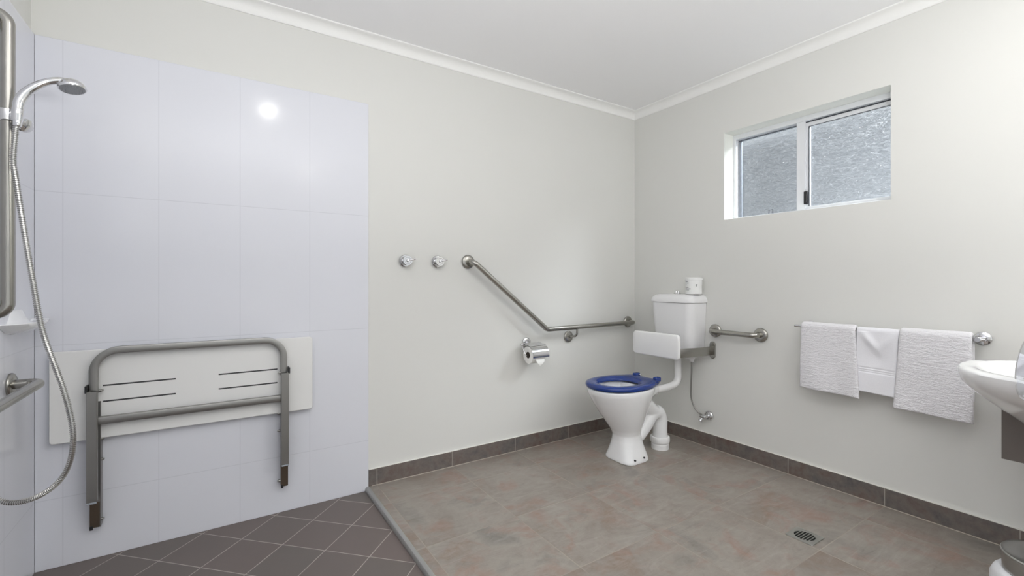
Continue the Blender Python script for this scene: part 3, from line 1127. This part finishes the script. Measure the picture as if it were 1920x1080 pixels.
# ------------------------------------------------------------------ toilet pan
TY = 2.000
t_ = thing('toilet', (2.15, TY, 0.0), 'white floor-standing toilet pan with a bright blue seat', 'toilet')
bm = bmesh.new()
secs = [  # z, xc, ax, ay, exponent, taper
    (0.000, 2.150, 0.108, 0.116, 3.6, -0.03), (0.012, 2.150, 0.107, 0.115, 3.6, -0.03), (0.035, 2.150, 0.103, 0.109, 3.2, 0),
    (0.085, 2.149, 0.093, 0.092, 2.8, 0), (0.125, 2.148, 0.087, 0.083, 2.5, 0), (0.155, 2.146, 0.086, 0.081, 2.2, 0),
    (0.185, 2.140, 0.096, 0.090, 2.1, 0), (0.230, 2.130, 0.120, 0.108, 2.1, 0), (0.290, 2.116, 0.152, 0.131, 2.1, 0), (0.350, 2.105, 0.182, 0.152, 2.15, 0),
    (0.395, 2.099, 0.203, 0.166, 2.2, 0), (0.425, 2.096, 0.215, 0.174, 2.25, 0), (0.447, 2.095, 0.219, 0.177, 2.25, 0), (0.455, 2.095, 0.214, 0.172, 2.25, 0),
    (0.456, 2.092, 0.190, 0.148, 2.2, 0), (0.450, 2.090, 0.178, 0.138, 2.2, 0), (0.420, 2.090, 0.172, 0.132, 2.1, 0),
    (0.340, 2.100, 0.130, 0.105, 2.0, 0), (0.270, 2.120, 0.080, 0.070, 2.0, 0), (0.235, 2.130, 0.035, 0.032, 2.0, 0)]
loft(bm, [sup(xc, TY, z, ax_, ay_, e, 56, tp) for z, xc, ax_, ay_, e, tp in secs])
# rear deck under the hinges and the flush inlet
rg = []
for x, hw, z0, z1 in ((2.200, 0.155, 0.395, 0.452), (2.280, 0.120, 0.395, 0.452), (2.330, 0.100, 0.398, 0.450), (2.352, 0.080, 0.402, 0.444)):
    rg.append([Vector((x, TY + a, (z0 + z1) / 2 + b)) for a, b in rrect(hw, (z1 - z0) / 2, 0.018, 4)])
loft(bm, rg)
tube(bm, catmull([(2.24, TY, 0.402), (2.33, TY, 0.398), (2.395, TY, 0.388)], 4), 0.036, 20)
# trapway
sweep(bm, catmull([(2.155, TY, 0.105), (2.235, TY, 0.120), (2.310, TY, 0.175), (2.375, TY, 0.235), (2.430, TY, 0.242), (2.458, TY, 0.200), (2.460, TY, 0.130), (2.460, TY, 0.060)], 6), circ(0.047, 20), up=(0, 1, 0))
sweep(bm, catmull([(2.200, TY, 0.360), (2.290, TY, 0.325), (2.365, TY, 0.270), (2.420, TY, 0.240)], 6), circ(1, 20), up=(0, 1, 0), scale=lambda i: 0.060 - 0.016 * i / 18)
rings = []
pan = obj('pan', bm, M['porcelain'], t_, 60)
rm = pan.modifiers.new('remesh', 'REMESH')
rm.mode = 'VOXEL'
rm.voxel_size = 0.0042
rm.use_smooth_shade = True
sm = pan.modifiers.new('smooth', 'SMOOTH')
sm.factor = 0.5
sm.iterations = 6
bm = bmesh.new()
lathe(bm, [(0.050, 0.0), (0.056, 0.0), (0.056, 0.030), (0.053, 0.034), (0.053, 0.040), (0.061, 0.044), (0.063, 0.050), (0.063, 0.072), (0.060, 0.080), (0.050, 0.082), (0.048, 0.076)], (2.460, TY, 0.0), (0, 0, 1), 40)
obj('floor_collar', bm, M['plastic'], t_, 30)
for sx_, sz_ in ((2.100, 0.028), (2.178, 0.030)):
    bm = bmesh.new()
    lathe(bm, [(0.0055, -0.006), (0.0055, 0.003), (0.003, 0.004)], (sx_, TY - 0.1125, sz_), (0, -1, 0.15), 14)
    obj('fixing_screw', bm, M['slot'], t_, 30)

# seat ring
def egg(ctrl, z):
    full = [(x, y) for x, y in ctrl] + [(x, -y) for x, y in reversed(ctrl[1:-1])]
    c = catmull([(x, TY + y, z) for x, y in full], 6, True)
    return c
outer = [(1.868, 0), (1.884, 0.078), (1.935, 0.140), (2.015, 0.176), (2.105, 0.182), (2.190, 0.168), (2.262, 0.138), (2.318, 0.112), (2.334, 0.070), (2.334, 0)]
inner = [(1.946, 0), (1.956, 0.046), (1.985, 0.082), (2.030, 0.104), (2.085, 0.110), (2.135, 0.102), (2.172, 0.078), (2.192, 0.050), (2.200, 0.022), (2.202, 0)]
SO = egg(outer, 0)
SI = egg(inner, 0)
rows = []
ZS = 0.459
for f, z in ((0.00, 0.011), (0.010, 0.018), (0.05, 0.0235), (0.25, 0.028), (0.50, 0.0285), (0.75, 0.026), (0.92, 0.020), (0.985, 0.013), (1.00, 0.008), (0.96, 0.002), (0.80, 0.0), (0.2, 0.0), (0.03, 0.003)):
    rows.append([o.lerp(i_, f) + Vector((0, 0, ZS + z)) for o, i_ in zip(SO, SI)])
bm = bmesh.new()
loft(bm, rows + [rows[0]], cap0=False, cap1=False)
bmesh.ops.remove_doubles(bm, verts=bm.verts[:], dist=1e-5)
seat = obj('toilet_seat', bm, M['blue'], t_, 50)
for sy in (-1, 1):
    bm = bmesh.new()
    hy_ = TY + sy * 0.084
    box(bm, 2.306, 2.352, hy_ - 0.016, hy_ + 0.016, 0.466, 0.498, 0.008, 3)
    hb = obj('hinge', bm, M['blue'], seat, 40)
    bm = bmesh.new()
    tube(bm, [(2.338, hy_ - sy * 0.010, 0.484), (2.338, hy_ - sy * 0.034, 0.484)], 0.0075, 14)
    lathe(bm, [(0.011, 0.448), (0.011, 0.458), (0.0075, 0.460), (0.0075, 0.488), (0.004, 0.492)], (2.338, hy_ - sy * 0.026, 0), (0, 0, 1), 16)
    obj('hinge_pin', bm, M['chrome'], hb, 40)

# flush pipe: white plastic
bm = bmesh.new()
tube(bm, fillet([(2.655, TY + 0.008, 0.600), (2.655, TY + 0.006, 0.405), (2.545, TY, 0.392), (2.385, TY, 0.388)], [0.055, 0.05], 12), 0.0225, 22, up=(0, 1, 0))
lathe(bm, [(0.027, -0.02), (0.030, -0.015), (0.030, 0.015), (0.027, 0.02)], (2.392, TY, 0.388), (1, 0, 0), 24)
tag(obj('flush_pipe', bm, M['plastic'], None, 40), 'white bent flush pipe running from the cistern to the pan', 'pipe')

# ------------------------------------------------------------------ cistern
CY = 2.018
t_ = thing('cistern', (2.66, CY, 0.585), 'white plastic cistern with rounded lid on the wall behind the toilet', 'cistern')
def crs(z, hw, x0, r, yc=CY):
    x1 = XB - 0.001
    out = []
    n = 7
    for cx, cy, s, rr in ((x0 + r, yc + hw - r, 1, r), (x0 + r, yc - hw + r, 2, r), (x1 - 0.006, yc - hw + 0.006, 3, 0.006), (x1 - 0.006, yc + hw - 0.006, 0, 0.006)):
        for k in range(n):
            t = (s + k / (n - 1)) * PI / 2
            out.append(Vector((cx + rr * math.cos(t), cy + rr * math.sin(t), z)))
    return out
bm = bmesh.new()
rings = [crs(0.585, 0.118, 2.640, 0.035), crs(0.588, 0.128, 2.625, 0.042), crs(0.598, 0.138, 2.612, 0.046), crs(0.640, 0.148, 2.604, 0.048), crs(0.760, 0.157, 2.592, 0.050), crs(0.880, 0.164, 2.584, 0.050), crs(0.945, 0.167, 2.580, 0.050), crs(0.956, 0.167, 2.580, 0.050)]
loft(bm, rings)
obj('tank', bm, M['cistern'], t_, 40)
bm = bmesh.new()
rings = [crs(0.9575, 0.170, 2.577, 0.050), crs(0.959, 0.174, 2.572, 0.052), crs(0.972, 0.175, 2.571, 0.052), crs(0.986, 0.172, 2.576, 0.052), crs(0.998, 0.165, 2.585, 0.050), crs(1.007, 0.152, 2.600, 0.046), crs(1.0125, 0.134, 2.618, 0.040), crs(1.0145, 0.110, 2.640, 0.030)]
loft(bm, rings)
obj('lid', bm, M['cistern'], t_, 50)
bm = bmesh.new()
lathe(bm, [(0.026, -0.002), (0.026, 0.003), (0.021, 0.005), (0.021, 0.003)], (2.668, 2.022, 1.0135), (0, 0, 1), 28)
btn = obj('button_ring', bm, M['chrome'], t_, 35)
for s in (-1, 1):
    bm = bmesh.new()
    lathe(bm, [(0.0085, 0.0), (0.0085, 0.015), (0.007, 0.018), (0.002, 0.0185)], (2.668, 2.022 + s * 0.010, 1.016), (0, 0, 1), 20)
    obj('flush_button', bm, M['chrome'], btn, 35)
# inlet hose and stop valve
bm = bmesh.new()
lathe(bm, [(0.013, 0.560), (0.014, 0.562), (0.014, 0.575), (0.020, 0.577), (0.020, 0.587)], (2.685, 1.921, 0), (0, 0, 1), 20)
inl = obj('inlet_nut', bm, M['plastic'], t_, 35)

t_ = thing('stop_valve', (XB, 1.840, 0.207), 'chrome stop valve and braided hose feeding the cistern', 'valve')
bm = bmesh.new()
tube(bm, catmull([(2.685, 1.921, 0.570), (2.686, 1.922, 0.50), (2.688, 1.928, 0.40), (2.690, 1.927, 0.315), (2.694, 1.905, 0.255), (2.698, 1.875, 0.225), (2.700, 1.855, 0.216)], 8), 0.0055, 14, up=(0, 1, 0))
obj('braided_hose', bm, M['steel_dark'], t_, 50)
bm = bmesh.new()
lathe(bm, [(0.031, -0.001), (0.032, 0.003), (0.031, 0.008), (0.024, 0.015), (0.012, 0.017), (0.011, 0.060), (0.009, 0.062)], (XB, 1.832, 0.209), (-1, 0, 0), 30)
obj('rose', bm, M['chrome'], t_, 35)
bm = bmesh.new()
lathe(bm, [(0.008, -0.020), (0.012, -0.018), (0.014, -0.008), (0.014, 0.008), (0.012, 0.018), (0.008, 0.020)], (2.700, 1.846, 0.206), (0.3, 1, -0.1), 22)
lathe(bm, [(0.006, 0), (0.007, 0.016), (0.014, 0.018), (0.014, 0.030), (0.010, 0.032)], (2.700, 1.848, 0.200), (-0.5, 0.3, -0.8), 18)
obj('valve_body', bm, M['chrome'], t_, 35)

# wrapped spare roll on the lid
WC = Vector((2.668, 1.893, 1.0150))
bm = bmesh.new()
lathe(bm, [(0.046, 0.0), (0.052, 0.002), (0.0535, 0.006), (0.0525, 0.011), (0.0515, 0.018), (0.052, 0.060), (0.0525, 0.093), (0.0550, 0.095), (0.0560, 0.101), (0.0545, 0.108), (0.047, 0.1115), (0.025, 0.1105), (0.012, 0.108)], WC, (0, 0, 1), 48)
tag(obj('spare_toilet_roll', bm, M['wrap'], None, 35), 'white paper-wrapped spare toilet roll with grey print, standing on the cistern lid', 'toilet roll')
spare = bpy.data.objects['spare_toilet_roll']
def onroll(az, z, w, h):
    """a small printed patch hugging the wrapper; az in radians from -x"""
    bm = bmesh.new()
    R_ = 0.0529
    n = 4
    lo, hi = [], []
    for k in range(n + 1):
        a = az + (k / n - 0.5) * w / R_
        lo.append(bm.verts.new(WC + Vector((-R_ * math.cos(a), -R_ * math.sin(a), z - h / 2))))
        hi.append(bm.verts.new(WC + Vector((-R_ * math.cos(a), -R_ * math.sin(a), z + h / 2))))
    for k in range(n):
        bm.faces.new((lo[k], lo[k + 1], hi[k + 1], hi[k]))
    return bm
prints = bmesh.new()
def add_patch(*a):
    b = onroll(*a)
    merge(prints, b)
random.seed(5)
# lines of small lettering round the left of the wrapper, a small emblem at the right
for z_, n_, h_ in ((0.083, 4, 0.0035), (0.074, 5, 0.0035), (0.062, 3, 0.0022), (0.045, 6, 0.0035), (0.036, 8, 0.0050), (0.028, 6, 0.0028)):
    az = -0.62
    for k in range(n_):
        w_ = random.uniform(0.0025, 0.0060)
        add_patch(az + w_ / 2 / 0.0529, z_, w_, h_)
        az += (w_ + 0.0018) / 0.0529
obj('printed_lettering', prints, M['ink'], spare, 0)
prints = bmesh.new()
for w_, z_ in ((0.0105, 0.0640), (0.0075, 0.0610), (0.0045, 0.0580), (0.0060, 0.0540)):
    add_patch(0.95, z_, w_, 0.0026)
bm = prints
obj('printed_emblem', bm, M['ink'], spare, 0)

# ------------------------------------------------------------------ backrest
t_ = thing('backrest', (2.47, CY, 0.60), 'white padded toilet backrest on a bent steel bracket in front of the cistern', 'backrest')
bm = bmesh.new()
pr = rrect(0.188, 0.079, 0.024, 6)
rings = []
for x, ins in ((2.452, 0.010), (2.4455, 0.0), (2.436, 0.0), (2.430, 0.003), (2.427, 0.010)):
    rings.append([Vector((x, 2.018 + a * (1 - ins / 0.188), 0.683 + b * (1 - ins / 0.079))) for a, b in pr])
loft(bm, rings)
obj('pad', bm, M['pad'], t_, 40)
bm = bmesh.new()
path = fillet([(XB - 0.008, 1.812, 0.643), (2.620, 1.812, 0.643), (2.560, 1.822, 0.643), (2.456, 1.858, 0.643), (2.456, 2.178, 0.643), (2.560, 2.214, 0.643), (2.620, 2.224, 0.643), (XB - 0.008, 2.224, 0.643)], [0.08, 0.08, 0.02, 0.02, 0.08, 0.08], 6)
sweep(bm, path, rrect(0.029, 0.0035, 0.0015, 2), up=(0, 0, 1))
obj('bracket', bm, M['steel'], t_, 35)
for y_ in (1.806, 2.230):
    bm = bmesh.new()
    pr = rrect(0.056, 0.019, 0.018, 6)
    rings = [[Vector((x, y_ + b * s, 0.648 + a * s)) for a, b in pr] for x, s in ((XB + 0.001, 1.0), (XB - 0.008, 1.0), (XB - 0.011, 0.93))]
    loft(bm, rings)
    obj('wall_plate', bm, M['steel'], t_, 35)

# ------------------------------------------------------------------ floor drain
t_ = thing('floor_drain', (2.128, 0.966, 0.0), 'small square steel drain grate with dark slots in the tiled floor', 'floor drain')
DC = Vector((2.130, 0.966, 0.0))
hs_, cr = 0.055, 0.0395
bm = bmesh.new()
NN = 64
sq, ci = [], []
for k in range(NN):
    a = 2 * PI * (k + 0.5) / NN
    c, s = math.cos(a), math.sin(a)
    m_ = hs_ / max(abs(c), abs(s))
    sq.append((c * m_, s * m_))
    ci.append((c * cr, s * cr))
ZT = 0.0035
loft(bm, [[DC + Vector((a, b, 0.0005)) for a, b in sq], [DC + Vector((a * 0.985, b * 0.985, ZT)) for a, b in sq], [DC + Vector((a * 1.1, b * 1.1, ZT)) for a, b in ci], [DC + Vector((a * 1.06, b * 1.06, ZT + 0.0006)) for a, b in ci], [DC + Vector((a, b, ZT - 0.0005)) for a, b in ci], [DC + Vector((a, b, 0.0008)) for a, b in ci]], cap0=False, cap1=False)
pitch = 0.0112
for k in range(6):
    yy = (k - 2.5) * pitch
    hl = math.sqrt(cr ** 2 - yy ** 2) + 0.001
    box(bm, DC.x - hl, DC.x + hl, DC.y + yy - 0.0020, DC.y + yy + 0.0020, 0.0010, ZT - 0.0003, 0.0008, 1)
obj('grate', bm, M['steel_grate'], t_, 35)
bm = bmesh.new()
lathe(bm, [(0.042, 0.0002), (0.042, 0.0009)], DC, (0, 0, 1), 40)  # flat near-black disc painted in for the shade down the drain
obj('sump_shade', bm, M['void'], t_, 0)

# ------------------------------------------------------------------ vanity, basin, mirror, bin
VXF, VYE, VZ0, VZ1 = 2.300, 0.408, 0.482, 0.716
t_ = thing('vanity', (2.52, -0.1, VZ0), 'dark taupe wall-hung vanity unit under the white basin at the right edge', 'vanity')
bm = bmesh.new()
pr = [(VYE - 0.0, VZ0), (-0.75, VZ0), (-0.75, VZ1 - 0.004)]
for k in range(7):
    a = PI / 2 * k / 6
    pr.append((VYE - 0.016 + 0.016 * math.sin(a), VZ1 - 0.020 + 0.016 * math.cos(a)))
rings = [[Vector((x, y, z)) for y, z in pr] for x in (VXF, XB)]
loft(bm, rings)
obj('cabinet', bm, M['laminate'], t_, 40)
bm = bmesh.new()
box(bm, VXF + 0.006, XB - 0.0005, -0.745, VYE - 0.018, VZ1 - 0.006, VZ1 + 0.004, 0.002, 1)
obj('benchtop', bm, M['benchtop'], t_, 30)

bm = bmesh.new()
BX, BY = 2.165, 0.232
secs = [  # z, xc, ax, ay
    (0.575, 2.345, 0.070, 0.080), (0.590, 2.340, 0.095, 0.100), (0.640, 2.305, 0.146, 0.142), (0.692, 2.258, 0.205, 0.188), (0.735, 2.215, 0.245, 0.222),
    (0.774, 2.182, 0.270, 0.246), (0.800, 2.172, 0.274, 0.250), (0.814, 2.170, 0.275, 0.251), (0.820, 2.170, 0.270, 0.246), (0.820, 2.178, 0.235, 0.213), (0.812, 2.180, 0.222, 0.200), (0.780, 2.190, 0.195, 0.175),
    (0.730, 2.205, 0.145, 0.13), (0.700, 2.215, 0.080, 0.075), (0.695, 2.220, 0.025, 0.025)]
loft(bm, [sup(xc, BY, z, a, b, 2.1, 56) for z, xc, a, b in secs])
# squarer rear deck that carries the tap
box(bm, 2.38, 2.56, BY - 0.20, BY + 0.135, 0.722, 0.8195, 0.025, 4)
tag(obj('wash_basin', bm, M['porcelain'], None, 50), 'white semi-recessed oval wash basin overhanging the front of the vanity', 'basin')

t_ = thing('shaving_mirror', (XB, -0.02, 0.87), 'round chrome-rimmed mirror on an arm, cut off by the right edge of the photo', 'mirror')
MC = Vector((1.860, 0.266, 0.872))
mn = Vector((-0.40, 0.90, 0.16)).normalized()
bm = bmesh.new()
lathe(bm, [(0.080, 0.006), (0.090, 0.010), (0.097, 0.010), (0.101, 0.004), (0.101, -0.004), (0.096, -0.010), (0.060, -0.016), (0.0, -0.018)], MC, mn, 56)
obj('rim', bm, M['chrome'], t_, 45)
bm = bmesh.new()
lathe(bm, [(0.091, 0.0085), (0.091, 0.0095)], MC, mn, 56)
obj('mirror_glass', bm, M['mirror'], t_, 30)
bm = bmesh.new()
tube(bm, fillet([MC - mn * 0.016, MC - mn * 0.05 + Vector((0.02, 0, 0)), Vector((2.25, -0.02, 0.872)), Vector((XB - 0.004, -0.02, 0.872))], 0.03, 6), 0.007, 14, up=(0, 0, 1))
lathe(bm, [(0.030, -0.001), (0.030, 0.008), (0.012, 0.012)], (XB, -0.02, 0.872), (-1, 0, 0), 28)
obj('arm', bm, M['chrome'], t_, 40)

BC = Vector((2.086, 0.262, 0.0))
t_ = thing('pedal_bin', BC, 'round stainless steel bin with a white liner showing below its lid, bottom right corner', 'bin')
bm = bmesh.new()
lathe(bm, [(0.098, 0.0), (0.102, 0.004), (0.102, 0.205), (0.100, 0.215)], BC, (0, 0, 1), 56)
obj('body', bm, M['steel_bin'], t_, 35)
bm = bmesh.new()
lathe(bm, [(0.1035, 0.208), (0.1065, 0.206), (0.1070, 0.262), (0.1095, 0.266), (0.1100, 0.270), (0.1075, 0.2735), (0.101, 0.2725), (0.085, 0.2760), (0.05, 0.2800), (0.0, 0.2815)], BC, (0, 0, 1), 64)
obj('lid', bm, M['steel_bin'], t_, 25)
bm = bmesh.new()
rings = []
for z_, r_ in ((0.214, 0.1045), (0.216, 0.112), (0.205, 0.124), (0.185, 0.131), (0.160, 0.132), (0.135, 0.126), (0.118, 0.117), (0.120, 0.110), (0.150, 0.108), (0.200, 0.1035)):
    ring = []
    for k in range(72):
        a = 2 * PI * k / 72
        w = 1 + 0.030 * noise.noise(Vector((math.cos(a) * 4, math.sin(a) * 4, z_ * 9))) * (1 if r_ > 0.109 else 0)
        ring.append(BC + Vector((r_ * w * math.cos(a), r_ * w * math.sin(a), z_ + (0.008 * math.sin(a * 5) * (1 if z_ < 0.14 else 0)))))
    rings.append(ring)
loft(bm, rings + [rings[0]], cap0=False, cap1=False)
obj('liner', bm, M['liner'], t_, 60)

# ------------------------------------------------------------------ lamps in the ceiling
for dx, dy in DOWNLIGHTS:
    bm = bmesh.new()
    lathe(bm, [(0.046, -0.004), (0.046, 0.004), (0.060, 0.005), (0.062, 0.002), (0.062, -0.001)], (dx, dy, CEIL), (0, 0, -1), 36)
    lab = {0: 'white recessed downlight over the shower', 1: 'white recessed downlight over the middle of the dry floor', 2: 'white recessed downlight behind the camera'}[DOWNLIGHTS.index((dx, dy))]
    dl = tag(obj('downlight', bm, M['frame'], None, 35), lab, 'downlight', 'ceiling downlights')
    bm = bmesh.new()
    lathe(bm, [(0.045, 0.000), (0.045, 0.002)], (dx, dy, CEIL), (0, 0, -1), 32)
    obj('diffuser', bm, M['lens'], dl, 0)

VL = Vector((2.47, -0.85, 2.0))
t_ = thing('wall_lamp', (XB, VL.y, VL.z), 'round opal globe lamp on the right wall above the vanity', 'wall lamp')
bm = bmesh.new()
lathe(bm, [(0.045, -0.001), (0.045, 0.012), (0.014, 0.018), (0.012, 0.205)], (XB, VL.y, VL.z), (-1, 0, 0), 32)
obj('arm', bm, M['chrome'], t_, 35)
bm = bmesh.new()
bmesh.ops.create_uvsphere(bm, u_segments=32, v_segments=20, radius=0.068, matrix=Matrix.Translation(VL))
obj('glass_globe', bm, M['globe'], t_, 60)
